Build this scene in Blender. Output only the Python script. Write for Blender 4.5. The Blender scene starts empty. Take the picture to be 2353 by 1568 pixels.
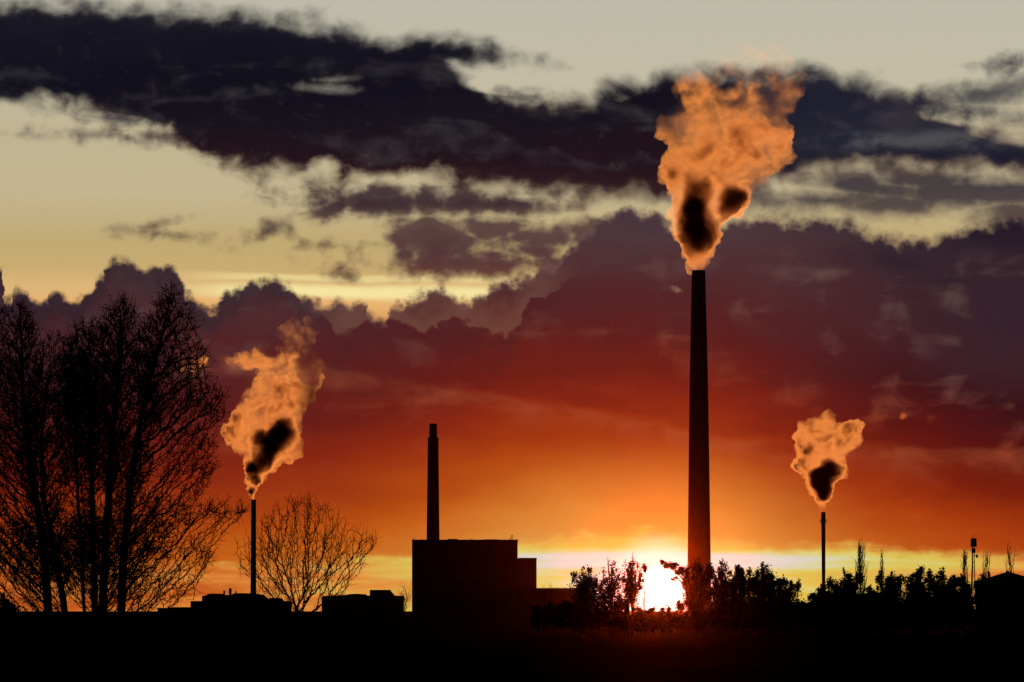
import bpy, bmesh, math, random
import numpy as np
from mathutils import Vector, Matrix

# ------------------------------------------------------------------ scene, camera, sun
scene = bpy.context.scene
COL = scene.collection
R = math.radians
HFOV = R(12.5)
F = 2353 / (2 * math.tan(HFOV / 2))          # photo pixels (2353 wide) per radian
HORIZON = 1405.0
CAM_H = 3.0
PITCH = math.atan((HORIZON - 784.0) / F)
SUN_AZ = (1512 - 1176.5) / F
SUN_EL = (HORIZON - 1358) / F

cam_d = bpy.data.cameras.new("camera")
cam = bpy.data.objects.new("camera", cam_d)
COL.objects.link(cam)
cam.location = (0, 0, CAM_H)
cam.rotation_euler = (R(90) + PITCH, 0, 0)
cam_d.sensor_width = 36
cam_d.angle = HFOV
cam_d.clip_start = 0.5
cam_d.clip_end = 60000
scene.camera = cam
scene.view_settings.view_transform = 'Standard'
scene.view_settings.look = 'None'
scene.view_settings.exposure = 0
scene.view_settings.gamma = 1
scene.cycles.use_denoising = True
scene.cycles.volume_bounces = 0
scene.cycles.max_bounces = 8
scene.cycles.transparent_max_bounces = 16
scene.cycles.use_adaptive_sampling = True
scene.cycles.adaptive_threshold = 0.01

sun_d = bpy.data.lights.new("sun", 'SUN')
sun_d.energy = 2.5
sun_d.color = (1.0, 0.365, 0.08)
sun_d.angle = R(0.5)
sun = bpy.data.objects.new("sun", sun_d)
COL.objects.link(sun)
sdir = Vector((math.sin(SUN_AZ) * math.cos(SUN_EL), math.cos(SUN_AZ) * math.cos(SUN_EL), math.sin(SUN_EL)))
sun.rotation_euler = sdir.to_track_quat('Z', 'Y').to_euler()
sun.location = (60, 1900, 300)


def lin(c):
    r = []
    for v in c[:3]:
        v = v / 255
        r.append(v / 12.92 if v <= 0.04045 else ((v + 0.055) / 1.055) ** 2.4)
    return (r[0], r[1], r[2], 1)


# ------------------------------------------------------------------ node helper
class S:
    """a shader socket with arithmetic"""
    tree = None

    def __init__(self, sock):
        self.s = sock

    @staticmethod
    def put(inp, v):
        if isinstance(v, S):
            S.tree.links.new(v.s, inp)
        else:
            inp.default_value = v

    @staticmethod
    def m(op, *a, clamp=False):
        n = S.tree.nodes.new('ShaderNodeMath')
        n.operation = op
        n.use_clamp = clamp
        for i, v in enumerate(a):
            S.put(n.inputs[i], v)
        return S(n.outputs[0])

    def __add__(s, o): return S.m('ADD', s, o)
    __radd__ = __add__
    def __sub__(s, o): return S.m('SUBTRACT', s, o)
    def __rsub__(s, o): return S.m('SUBTRACT', o, s)
    def __mul__(s, o): return S.m('MULTIPLY', s, o)
    __rmul__ = __mul__
    def __truediv__(s, o): return S.m('DIVIDE', s, o)


def smin(a, b): return S.m('MINIMUM', a, b)
def smax(a, b): return S.m('MAXIMUM', a, b)


def step(v, lo, hi, typ='SMOOTHSTEP'):
    n = S.tree.nodes.new('ShaderNodeMapRange')
    n.interpolation_type = typ
    S.put(n.inputs[0], v)
    n.inputs[1].default_value = lo
    n.inputs[2].default_value = hi
    return S(n.outputs[0])


def combine(x, y, z=0.0):
    n = S.tree.nodes.new('ShaderNodeCombineXYZ')
    for i, v in enumerate((x, y, z)):
        S.put(n.inputs[i], v)
    return S(n.outputs[0])


def noise(vec, scale=1.0, detail=6, rough=0.55, dist=0.0, dims='2D'):
    n = S.tree.nodes.new('ShaderNodeTexNoise')
    n.noise_dimensions = dims
    S.put(n.inputs['Vector'], vec)
    n.inputs['Scale'].default_value = scale
    n.inputs['Detail'].default_value = detail
    n.inputs['Roughness'].default_value = rough
    n.inputs['Distortion'].default_value = dist
    return S(n.outputs[0]) - 0.5


def billow(vec, scale=1.0, detail=2.0, rough=0.5, smooth=0.25, dims='2D'):
    n = S.tree.nodes.new('ShaderNodeTexVoronoi')
    n.voronoi_dimensions = dims
    n.feature = 'F1'
    n.normalize = True
    S.put(n.inputs['Vector'], vec)
    n.inputs['Scale'].default_value = scale
    n.inputs['Detail'].default_value = detail
    n.inputs['Roughness'].default_value = rough
    return 0.4 - S(n.outputs['Distance'])


def curve(v, pts, x0, x1, y0, y1, handle='AUTO_CLAMPED'):
    """piecewise smooth function of v through pts"""
    n = S.tree.nodes.new('ShaderNodeFloatCurve')
    c = n.mapping.curves[0]
    pp = [((x - x0) / (x1 - x0), (y - y0) / (y1 - y0)) for x, y in pts]
    while len(c.points) < len(pp):
        c.points.new(0.5, 0.5)
    for p, q in zip(c.points, pp):
        p.location = q
        p.handle_type = handle
    n.mapping.update()
    S.put(n.inputs['Value'], step(v, x0, x1, 'LINEAR'))
    return S(n.outputs[0]) * (y1 - y0) + y0


def ramp(v, stops, lo, hi):
    n = S.tree.nodes.new('ShaderNodeValToRGB')
    e = n.color_ramp.elements
    n.color_ramp.interpolation = 'B_SPLINE' if False else 'EASE' if False else 'LINEAR'
    while len(e) < len(stops):
        e.new(0.5)
    for el, (p, c) in zip(e, stops):
        el.position = (p - lo) / (hi - lo)
    for el, (p, c) in zip(e, stops):
        el.color = lin(c)
    S.put(n.inputs[0], step(v, lo, hi, 'LINEAR'))
    return S(n.outputs[0])


def mix(f, a, b, typ='MIX'):
    n = S.tree.nodes.new('ShaderNodeMix')
    n.data_type = 'RGBA'
    n.blend_type = typ
    S.put(n.inputs[0], f)
    for i, v in ((6, a), (7, b)):
        S.put(n.inputs[i], v)
    return S(n.outputs[2])


def blob(p, cx, cy, rx, ry, rot=0.0):
    """positive inside an ellipse, in sky units"""
    n = S.tree.nodes.new('ShaderNodeMapping')
    n.vector_type = 'TEXTURE'
    n.inputs['Location'].default_value = (cx, cy, 0)
    n.inputs['Rotation'].default_value = (0, 0, rot)
    n.inputs['Scale'].default_value = (rx, ry, 1)
    S.tree.links.new(p.s, n.inputs[0])
    l = S.tree.nodes.new('ShaderNodeVectorMath')
    l.operation = 'LENGTH'
    S.tree.links.new(n.outputs[0], l.inputs[0])
    return (1.0 - S(l.outputs['Value'])) * min(rx, ry)


def union(p, items):
    """largest of many blobs; each is joined at once so that few values are held at a time"""
    f = blob(p, *items[0])
    for i in items[1:]:
        f = smax(f, blob(p, *i))
    return f


# ------------------------------------------------------------------ sky (world): evening sky as a function of direction
# sky units: x runs with azimuth, y downwards with elevation, horizon at y = 14.05, 1 unit = 0.533 degrees
def build_sky():
    w = bpy.data.worlds.new("World")
    scene.world = w
    w.use_nodes = True
    nt = w.node_tree
    nt.nodes.clear()
    S.tree = nt
    tc = nt.nodes.new('ShaderNodeTexCoord')
    sep = nt.nodes.new('ShaderNodeSeparateXYZ')
    nt.links.new(tc.outputs['Generated'], sep.inputs[0])
    dx, dy, dz = (S(sep.outputs[i]) for i in range(3))
    az = S.m('ARCTAN2', dx, dy)
    el = S.m('ARCSINE', dz)
    x = az * (F / 100) + 11.765
    y = HORIZON / 100 - el * (F / 100)
    p = combine(x, y)

    XR = (-2.0, 26.0)
    def cx(pts): return curve(x, pts, XR[0], XR[1], -2, 16)

    # shared noises
    nA = noise(combine(x * 0.45, y * 1.0), 1.0, 5, 0.52, 0.3)          # long horizontal
    nB = noise(combine(x + 31.0, y * 1.35), 1.5, 5, 0.52, 0.3)          # mid
    nC = noise(combine(x + 7.0, y + 13.0), 4.5, 3, 0.5)                # fine
    nD = noise(combine(x * 0.28 + 3.0, y * 1.1 + 2.0), 1.2, 5, 0.52, 0.4)
    bl3 = billow(combine(x + 0.1 * nB, y), 3.6, 2.0, 0.55)
    bl4 = billow(combine(x + 0.2 * nB + 9.0, y), 1.5, 1.0, 0.5)
    nE = noise(combine(x + 3.0, y * 1.15 + 40.0), 0.9, 4, 0.5, 0.5)

    # ---- clear sky
    base = ramp(y + nD * 0.25, [(0, (193, 189, 171)), (1.8, (199, 192, 168)), (3.0, (196, 183, 150)), (4.4, (201, 184, 147)),
                   (5.6, (197, 173, 118)), (6.2, (206, 176, 116)), (6.6, (226, 186, 124)), (7.0, (240, 184, 116)),
                   (7.6, (222, 140, 84)), (9.0, (150, 70, 40))], 0, 9)
    ys = y - (x - 9) * 0.01 + nD * 0.16 + nA * 0.10
    streak = smax(step(S.m('ABSOLUTE', ys - 6.74), 0.26, 0.03), step(S.m('ABSOLUTE', ys - 6.42), 0.14, 0.02) * 0.55) * step(x, 3.4, 6.0) * step(x, 13.0, 11.5)
    base = mix(streak * 0.9, base, lin((255, 238, 168)))

    # ---- high soft wisps and little clouds
    w1 = union(p, [
        (3.75, 5.42, 1.0, 0.13, 0.06), (3.55, 5.22, 0.5, 0.10, -0.25),
        (6.1, 5.33, 0.75, 0.20, -0.5), (6.65, 5.3, 0.15, 0.35, -0.1), (7.4, 5.65, 0.75, 0.14, 0.02),
        (7.82, 6.3, 0.42, 0.2, 0.1), (7.8, 6.2, 0.18, 0.2),
        (21.0, 2.55, 1.3, 0.22, 0.1), (23.2, 1.55, 0.7, 0.24), 
        (12.0, 2.2, 0.7, 0.15, 0.1),
        (2.9, 2.78, 1.5, 0.22, 0.10), (2.4, 3.18, 1.4, 0.15, 0.04), (3.7, 3.2, 0.9, 0.22, 0.1),
    ])
    w1 = w1 + nB * 0.5 + nC * 0.16 - 0.0
    aW = step(w1, -0.12, 0.30) * 0.95
    cW = ramp(y, [(1.0, (60, 60, 68)), (3, (66, 60, 66)), (5.2, (84, 64, 58)), (6.3, (84, 52, 52))], 0, 8)
    sky = mix(aW, base, cW)

    # ---- middle cloud group
    m1 = union(p, [
        (9.5, 4.65, 2.5, 0.36, 0.02), (8.9, 4.45, 0.9, 0.3), (11.6, 4.72, 1.5, 0.26),
        (7.6, 4.85, 0.6, 0.22, -0.4),
        (9.9, 5.5, 1.2, 0.55, 0.1), (12.2, 5.75, 1.2, 0.25, 0.1), (11.2, 5.25, 0.9, 0.3), (9.35, 5.85, 0.45, 0.25, -0.3),
        (12.6, 5.5, 1.5, 0.3, -0.06), (13.9, 5.35, 1.6, 0.34),
        (10.9, 6.06, 2.5, 0.30, 0.03), (11.4, 5.92, 1.1, 0.2), (13.4, 6.1, 1.4, 0.28, 0.1),
    ])
    m1 = m1 + nA * 0.5 + nB * 0.42 + nC * 0.12 + bl4 * 0.2 + 0.04
    aM = step(m1, -0.10, 0.24)
    cM = ramp(y + nB * 0.6, [(4.0, (76, 64, 68)), (4.7, (52, 36, 46)), (5.2, (92, 68, 64)), (5.9, (84, 54, 56)), (6.3, (96, 52, 48))], 3.5, 7)
    cM = mix(step(m1, 0.0, 0.5), mix(0.35, cM, lin((120, 96, 82))), cM)
    sky = mix(aM, sky, cM)

    # ---- streaky bank at upper right
    r1 = union(p, [
        (22.6, 4.5, 2.0, 0.3, 0.04), (19.8, 4.3, 1.3, 0.2, 0.15), (21.4, 4.2, 1.8, 0.18, 0.03),
        (22.9, 2.2, 1.1, 0.2, -0.1), (22.3, 2.65, 0.7, 0.14, 0.1), (20.3, 4.75, 1.0, 0.18),
        (23.4, 4.95, 0.9, 0.28), (19.0, 4.64, 1.6, 0.2),
    ])
    r1 = r1 + nA * 0.6 + nB * 0.36 + nC * 0.08 + 0.12
    aR = step(r1, -0.20, 0.32) * 0.93
    cR = ramp(y + nB * 0.5, [(2.2, (64, 64, 70)), (3.4, (50, 50, 58)), (4.4, (46, 40, 54)), (5.2, (84, 70, 70))], 1, 7)
    sky = mix(aR, sky, cR)

    # ---- the great dark bank
    topU = cx([(-2, 0.1), (0, 0.16), (2.6, 0.16), (3.2, 0.05), (3.8, 0.28), (6.2, 0.30), (8.0, 0.66), (9.3, 0.92), (10.2, 1.2),
               (10.8, 1.75), (11.4, 2.1), (12.6, 2.15), (13.6, 2.1), (14.3, 1.85), (15.6, 1.68), (18.4, 1.68), (19.5, 1.88), (20.8, 2.1), (21.5, 2.4), (22.6, 2.9), (23.6, 3.12), (26, 3.3)])
    botU = cx([(-2, 2.5), (0, 2.42), (1.0, 2.5), (2.2, 2.8), (3.4, 3.15), (4.2, 3.45), (4.9, 3.75), (5.8, 3.95), (7.2, 4.1), (8.6, 4.16), (10.0, 4.22),
               (12.0, 4.42), (15, 4.58), (18.0, 4.25), (19.4, 3.95), (21.5, 4.0), (23.6, 4.05), (26, 4.1)])
    fU = smin((y - topU) * 1.0, (botU - y) * 1.0)
    fU = smax(fU, blob(p, 10.25, 1.22, 1.65, 0.34, 0.10) * 1.2)
    fU = smin(fU, 0.9)
    hole1 = smax(blob(p, 11.75, 1.98, 1.1, 0.26, 0.02), 0.0)
    hole2 = smax(smax(blob(p, 7.5, 2.06, 1.2, 0.2, 0.05), blob(p, 7.7, 1.85, 1.0, 0.14, -0.08)), 0.0) * step(x, 8.5, 8.3)
    hole3 = smax(blob(p, 2.9, 2.86, 1.3, 0.2, 0.14), 0.0)
    hole4 = smax(blob(p, 7.5, 3.8, 0.5, 0.42, 0.0), 0.0)
    hole5 = smax(blob(p, 21.7, 2.72, 0.9, 0.26, 0.15), 0.0)
    fU2 = fU - hole1 * 4.5 - hole2 * 3.2 - hole3 * 3.0 - hole4 * 1.15 - hole5 * 3.0
    fU2 = fU2 + (nA * 0.6 + nE * 0.5) * (1.0 - 0.45 * step(x, 9.5, 11.5) * step(y, 3.2, 3.9)) + nB * 0.34 * (1.0 + step(y, 2.2, 3.0) * step(x, 13.0, 8.0)) + nC * 0.05 + bl4 * 0.40 + bl3 * 0.06 + 0.03
    # upper rim is crisper than the ragged underside
    aU = step(fU2, -0.20, 0.42)
    cU = ramp(y + nA * 1.2, [(0.2, (30, 29, 38)), (1.0, (21, 20, 31)), (2.0, (17, 16, 27)), (2.8, (24, 20, 30)), (3.4, (31, 19, 27)), (4.2, (44, 24, 31))], 0, 5)
    cUr = ramp(y + nA * 1.2, [(1.4, (40, 41, 50)), (2.4, (31, 31, 46)), (3.2, (36, 37, 50)), (3.9, (27, 26, 42)), (4.4, (44, 36, 46))], 1, 5)
    cU = mix(step(x, 16.0, 18.0), cU, cUr)
    veil = step(nD + nB * 0.5, -0.02, 0.30) * step(y, 0.8, 2.0) * 0.45
    cU = mix(veil, cU, lin((66, 62, 66)))
    gap = step(hole2 + nB * 0.12 + nC * 0.10, 0.02, 0.20)
    cU = mix(gap * 0.75, cU, lin((128, 122, 112)))
    band = step(S.m('ABSOLUTE', y - 3.3 - nE * 0.3), 0.32, 0.05) * step(x, 18.0, 20.0) * step(nD + nB, -0.25, 0.2)
    cU = mix(band * 0.7, cU, lin((86, 86, 90)))
    rimU = step(fU2, 0.52, 0.05)
    cU = mix(rimU * 0.5, cU, mix(step(y, 2.0, 3.4), lin((84, 80, 82)), lin((104, 74, 66))))
    sky = mix(aU, sky, cU)

    # ---- lower cloud deck
    topD = cx([(-2, 6.9), (1.0, 6.9), (1.6, 6.9), (2.3, 6.85), (4.2, 6.95), (4.6, 7.35), (5.0, 7.4), (5.4, 7.2), (6.9, 7.15), (7.7, 7.05), (8.5, 7.25),
               (9.3, 7.15), (10.0, 7.0), (10.6, 7.12), (11.0, 6.92), (11.5, 6.68), (12.3, 6.36), (13.0, 6.02), (13.7, 5.6), (14.2, 5.3), (15.6, 5.4), (16.5, 5.2), (17.2, 5.02), (18.0, 5.0), (19.3, 5.02), (20.4, 5.45),
               (21.2, 5.5), (21.9, 5.35), (22.4, 5.1), (23.6, 5.0), (26, 5.0)])
    circles = (
        (0.5, 7.0, 0.30), (1.35, 7.05, 0.32), (1.75, 7.2, 0.35), (0.02, 6.35, 0.12),
        (2.95, 6.45, 0.46), (2.45, 6.75, 0.36), (2.75, 6.3, 0.33), (3.35, 6.5, 0.42), (3.85, 6.4, 0.30), (4.02, 6.55, 0.2), (3.6, 6.75, 0.45), (2.6, 7.1, 0.5), (4.2, 6.98, 0.34), (4.55, 7.28, 0.3), (2.2, 7.0, 0.35),
        (5.45, 7.05, 0.42), (5.85, 6.95, 0.48), (6.22, 6.68, 0.30), (6.5, 6.95, 0.42), (6.9, 7.15, 0.38), (5.2, 7.35, 0.38), (7.25, 7.25, 0.3),
        (7.78, 7.08, 0.25), (8.25, 7.2, 0.26), (9.1, 7.25, 0.28), (9.65, 7.1, 0.36), (10.02, 6.88, 0.26), (10.15, 6.75, 0.17), (10.3, 6.98, 0.22),
        (10.8, 7.2, 0.30), (11.1, 7.02, 0.32), (11.4, 6.86, 0.3), (11.75, 6.68, 0.3), (12.15, 6.55, 0.3), (12.6, 6.35, 0.3), (13.2, 6.15, 0.34),
        (13.3, 5.9, 0.42), (13.65, 5.6, 0.42), (14.05, 5.28, 0.40), (14.5, 5.15, 0.42), (14.95, 5.2, 0.38), (15.25, 5.4, 0.35), (21.8, 5.45, 0.3), (22.8, 5.3, 0.5), (23.4, 5.2, 0.45))
    def skyline(v):
        t = 9.0
        for a, b, r in circles:
            d = abs(v - a)
            if d < r:
                t = min(t, b - math.sqrt(r * r - d * d))
        return t
    xw = x + nB * 0.22 + bl3 * 0.10
    heads = curve(xw, [(v / 16, skyline(v / 16)) for v in range(-2, 16 * 16)], -0.15, 16.0, 0, 10, 'VECTOR')
    fD = smax(y - topD, y - heads) + bl4 * 0.50 + bl3 * 0.40 + nB * 0.14 - 0.14
    soft = step(x, 15.5, 18.0)
    aD = step(fD, -0.13, 0.16) * (1.0 - soft) + step(fD, -0.22, 0.25) * soft
    gx = curve(x, [(-2, 2.2), (0, 1.95), (4, 1.65), (7, 1.25), (9.5, 0.75), (12, 0.1), (14, 0.0), (16, 0.1), (18, 0.75), (21, 1.45), (23.6, 2.0), (26, 2.3)], -2, 26, 0, 3)
    ye = y - gx * step(y, 5.0, 9.0) + nA * 0.75 + nD * 0.5
    cD = ramp(ye, [(4.6, (66, 52, 62)), (5.4, (78, 56, 60)), (6.0, (80, 48, 52)), (6.8, (84, 38, 40)), (7.6, (94, 32, 30)), (8.5, (114, 32, 24)), (9.3, (142, 42, 20)),
                   (10.0, (164, 58, 19)), (10.8, (188, 80, 20)), (11.5, (208, 104, 28)), (12.0, (216, 126, 46)), (12.5, (216, 154, 78))], 4.5, 13)
    # right edge turns purple and dark
    cDr = ramp(ye, [(4.4, (34, 27, 40)), (5.6, (50, 36, 46)), (6.6, (62, 34, 42)), (7.4, (58, 20, 26)), (8.4, (88, 20, 19)), (9.4, (128, 34, 14)), (10.4, (178, 62, 15)), (11.6, (205, 100, 30))], 4, 13)
    cD = mix(step(x, 16.5, 22.5), cD, cDr)
    # an inner heap with a pale rim in front of the tan upper deck
    ridge = cx([(-2, 8.0), (4.6, 7.6), (5.6, 7.3), (6.6, 7.35), (7.35, 7.5), (7.9, 7.75), (8.43, 7.6), (8.92, 7.38), (9.5, 7.75), (10.1, 7.55), (10.6, 7.5), (11.1, 7.55), (11.5, 7.8),
                (12.0, 7.3), (12.6, 6.75), (13.4, 6.5), (14.5, 6.6), (16, 7.0), (26, 7.4)])
    t2 = y - ridge + bl4 * 0.9 + bl3 * 0.45 + nB * 0.22 + nE * 0.4
    zone = step(x, 6.6, 8.0) * step(x, 13.6, 12.0)
    above = step(t2, 0.10, -0.06) * zone
    cD = mix(above * step(t2, -1.0, -0.05) * 0.42, cD, lin((128, 92, 76)))
    below = step(t2, -0.04, 0.08) * step(t2, 1.1, 0.05) * zone
    cD = mix(below * 0.55, cD, lin((76, 30, 34)))
    cD = mix(step(fD, 0.26, 0.02) * 0.5, cD, lin((126, 98, 88)))
    # long pale veils running through the deck
    line1 = cx([(-2, 7.6), (6.5, 8.4), (8.0, 8.62), (10, 8.95), (12.5, 9.3), (15.0, 9.75), (16.5, 10.1), (20.0, 10.3), (23.6, 10.4), (26, 10.4)])
    d1 = y - line1 - nE * 0.35 - nB * 0.15
    cD = mix(step(d1, -0.14, 0.02) * step(d1, 0.7, 0.02) * step(nE + nD, -0.3, 0.3) * 0.28, cD, lin((184, 98, 62)))
    d2 = d1 + 0.16 + nD * 0.3
    cD = mix(step(d2, -0.7, 0.0) * step(d2, 0.06, -0.04) * 0.22, cD, lin((96, 24, 20)))
    # soft lit veils inside the deck
    vD = step(nE * 0.7 + nD * 0.9, 0.0, 0.40) * step(y, 5.4, 6.4) * step(ye, 10.6, 8.0)
    cD = mix(vD * (0.5 + 0.2 * step(x, 16.0, 19.0)), cD, mix(step(ye, 6.5, 9.0), lin((108, 82, 78)), lin((158, 66, 40))))
    topdark = step(fD, 0.9, 0.0) * step(x, 8.0, 6.6)
    cD = mix(topdark * 0.85, cD, lin((50, 38, 47)))
    leftdark = step(x, 5.5, 0.5) * step(y, 10.2, 8.0)
    cD = mix(leftdark * 0.45, cD, lin((46, 30, 40)))
    navy = step(smax(blob(p, 23.2, 5.45, 1.4, 0.55), blob(p, 20.6, 6.1, 1.6, 0.35, 0.2)) + nE * 0.6, -0.1, 0.5)
    cD = mix(navy * 0.6, cD, lin((30, 24, 38)))
    gold = step(blob(p, 14.9, 12.7, 6.0, 2.9), 0.0, 2.6)
    cD = mix(gold * 0.6, cD, lin((226, 166, 74)))
    hot = smax(blob(p, 20.73, 9.6, 0.16, 0.09, -0.5), blob(p, 15.6, 6.66, 0.26, 0.09, 0.3)) + nC * 0.22
    cD = mix(step(hot, 0.0, 0.14) * 0.55, cD, mix(step(y, 7, 8), lin((176, 140, 116)), lin((235, 120, 40))))
    sky = mix(aD, sky, cD)

    # ---- bright strip under the deck
    botD = cx([(-2, 12.9), (2, 12.9), (5, 12.95), (7.5, 12.85), (8.8, 12.68), (10.2, 12.7), (11.0, 12.5), (11.9, 12.42), (12.4, 12.36), (13.4, 12.26), (14.6, 12.16),
               (15.6, 12.16), (16.6, 12.3), (17.6, 12.46), (18.4, 12.52), (19.2, 12.42), (20.2, 12.5), (21.5, 12.56), (22.4, 12.62), (23.6, 12.68), (26, 12.8)])
    nS = noise(combine(x * 0.34, y * 3.6), 1.0, 5, 0.5, 0.5)
    nT = noise(combine(x * 1.1, y * 2.4 + 5.0), 1.5, 5, 0.52, 0.3)
    t = curve(x, [(-2, 0.22), (0, 0.26), (4, 0.33), (7, 0.42), (9, 0.56), (11, 0.74), (13, 0.82), (15, 0.86), (17, 0.84), (19, 0.76), (21, 0.64), (22.5, 0.50), (23.6, 0.43), (26, 0.3)], -2, 26, 0, 1)
    strip = step(S.m('ABSOLUTE', y - 12.86 - 0.02 * S.m('ABSOLUTE', x - 14.5)), 0.22, 0.08)
    sx = step(S.m('ABSOLUTE', x - 14.8), 9.0, 0.0)
    t = t + strip * sx * 0.30 - step(y, 12.74, 12.50) * 0.26 - step(y, 13.0, 13.2) * 0.09
    t = t + nS * 0.5 + nT * 0.16
    glow = step(blob(p, 15.0, 13.5, 2.3, 0.85), 0.0, 0.9) + step(blob(p, 15.0, 13.3, 5.5, 1.0), 0.0, 1.6) * 0.3
    t = t + glow * 0.75
    cS = ramp(t, [(0, (170, 62, 20)), (0.18, (206, 100, 34)), (0.36, (236, 146, 62)), (0.52, (232, 184, 84)), (0.68, (229, 200, 86)), (0.82, (224, 216, 128)), (0.94, (222, 220, 176)), (1.06, (222, 221, 206)), (1.4, (240, 238, 226))], 0, 1.4)
    fS = y - botD + nT * 0.34 + nS * 0.25 + nC * 0.10
    aS = step(fS, -0.08, 0.32)
    sky = mix(aS, sky, cS)

    # ---- the sun's disc
    ds = blob(p, 11.765 + SUN_AZ * F / 100, HORIZON / 100 - SUN_EL * F / 100, 1.0, 1.0)
    sky = mix(step(ds, -0.45, 0.42) * 0.85, sky, lin((255, 253, 240)))
    sky = mix(step(ds, 0.40, 0.54), sky, (3.0, 2.9, 2.6, 1))

    # ---- away from the sunset the evening sky is dim
    ns = nt.nodes.new('ShaderNodeTexSky')
    ns.sky_type = 'NISHITA'
    ns.sun_disc = False
    ns.sun_elevation = SUN_EL
    ns.sun_rotation = SUN_AZ
    dim = mix(1.0, S(ns.outputs[0]), (0.004, 0.004, 0.004, 1), 'MULTIPLY')
    front = step(S.m('ABSOLUTE', az), R(15), R(7.5)) * step(el, R(13), R(8.5)) * step(el, R(-1.5), R(-0.3))
    dim = mix(step(el, R(-2), 0.0), (0, 0, 0, 1), dim)
    sky = mix(front, dim, sky)
    bg = nt.nodes.new('ShaderNodeBackground')
    bg.inputs['Strength'].default_value = 1.0
    nt.links.new(sky.s, bg.inputs['Color'])
    out = nt.nodes.new('ShaderNodeOutputWorld')
    nt.links.new(bg.outputs[0], out.inputs['Surface'])


build_sky()
#@@END_SKY


# ------------------------------------------------------------------ materials
def material(name, color, rough=0.9, var=0.25, scale=0.6, bump=0.0, metallic=0.0):
    m = bpy.data.materials.new(name)
    m.use_nodes = True
    nt = m.node_tree
    b = nt.nodes['Principled BSDF']
    b.inputs['Roughness'].default_value = rough
    b.inputs['Metallic'].default_value = metallic
    b.inputs['Specular IOR Level'].default_value = 0.0
    tc = nt.nodes.new('ShaderNodeTexCoord')
    n = nt.nodes.new('ShaderNodeTexNoise')
    n.inputs['Scale'].default_value = scale
    n.inputs['Detail'].default_value = 6
    nt.links.new(tc.outputs['Object'], n.inputs['Vector'])
    r = nt.nodes.new('ShaderNodeValToRGB')
    r.color_ramp.elements[0].position = 0.3
    r.color_ramp.elements[1].position = 0.7
    r.color_ramp.elements[0].color = tuple(c * (1 - var) for c in color) + (1,)
    r.color_ramp.elements[1].color = tuple(c * (1 + var) for c in color) + (1,)
    nt.links.new(n.outputs[0], r.inputs[0])
    nt.links.new(r.outputs[0], b.inputs['Base Color'])
    return m


def foliage_material(name, diffuse, through, share):
    """thin leaves: dark reflection plus a little light let through in a narrow lobe"""
    m = bpy.data.materials.new(name)
    m.use_nodes = True
    nt = m.node_tree
    nt.nodes.clear()
    d = nt.nodes.new('ShaderNodeBsdfDiffuse')
    tc = nt.nodes.new('ShaderNodeTexCoord')
    n = nt.nodes.new('ShaderNodeTexNoise')
    n.inputs['Scale'].default_value = 1.3
    nt.links.new(tc.outputs['Object'], n.inputs['Vector'])
    r = nt.nodes.new('ShaderNodeValToRGB')
    r.color_ramp.elements[0].color = tuple(c * 0.6 for c in diffuse) + (1,)
    r.color_ramp.elements[1].color = tuple(c * 1.4 for c in diffuse) + (1,)
    nt.links.new(n.outputs[0], r.inputs[0])
    nt.links.new(r.outputs[0], d.inputs['Color'])
    g = nt.nodes.new('ShaderNodeBsdfTranslucent')
    g.inputs['Color'].default_value = through + (1,)
    mx = nt.nodes.new('ShaderNodeMixShader')
    mx.inputs[0].default_value = share
    nt.links.new(d.outputs[0], mx.inputs[1])
    nt.links.new(g.outputs[0], mx.inputs[2])
    o = nt.nodes.new('ShaderNodeOutputMaterial')
    nt.links.new(mx.outputs[0], o.inputs['Surface'])
    return m


M = dict(
    field=material('field', (0.022, 0.024, 0.012), 1.0, 0.5, 0.05),
    concrete=material('concrete', (0.24, 0.23, 0.21), 0.9, 0.15, 0.15),
    brick=material('brick', (0.20, 0.09, 0.06), 0.9, 0.25, 0.4),
    cladding=material('cladding', (0.085, 0.09, 0.095), 0.7, 0.1, 0.1),
    plaster=material('plaster', (0.12, 0.11, 0.10), 0.9, 0.12, 0.2),
    roofing=material('roofing', (0.05, 0.05, 0.05), 0.9, 0.3, 0.3),
    tiles=material('tiles', (0.12, 0.05, 0.035), 0.8, 0.3, 1.5),
    steel=material('steel', (0.18, 0.18, 0.18), 0.6, 0.15, 0.5),
    glass=material('glass', (0.02, 0.025, 0.03), 0.3, 0.1, 0.5),
    bark=material('bark', (0.055, 0.045, 0.035), 1.0, 0.4, 2.0),
    twig=material('twig', (0.05, 0.04, 0.03), 1.0, 0.3, 2.0),
    leaf=foliage_material('leaf', (0.045, 0.042, 0.02), (0.06, 0.02, 0.005), 0.3),
    bud=material('bud', (0.05, 0.03, 0.02), 1.0, 0.3, 3.0),
)


# ------------------------------------------------------------------ object helpers
def at(px, py, Y):
    """world point seen at photo pixel (px, py) at depth Y"""
    a = (px - 1176.5) / F
    d = Y / math.cos(a)
    return Vector((Y * math.tan(a), Y, CAM_H + d * math.tan((HORIZON - py) / F)))


def mpp(Y):
    return Y / F


def mesh_obj(name, verts, faces, mat, parent=None, smooth=False, loc=None):
    me = bpy.data.meshes.new(name)
    me.from_pydata([tuple(v) for v in verts], [], faces)
    me.materials.append(mat)
    if smooth:
        me.polygons.foreach_set('use_smooth', [True] * len(me.polygons))
    me.update()
    o = bpy.data.objects.new(name, me)
    COL.objects.link(o)
    if parent is not None:
        o.parent = parent
    if loc is not None:
        o.location = loc
    return o


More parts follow.
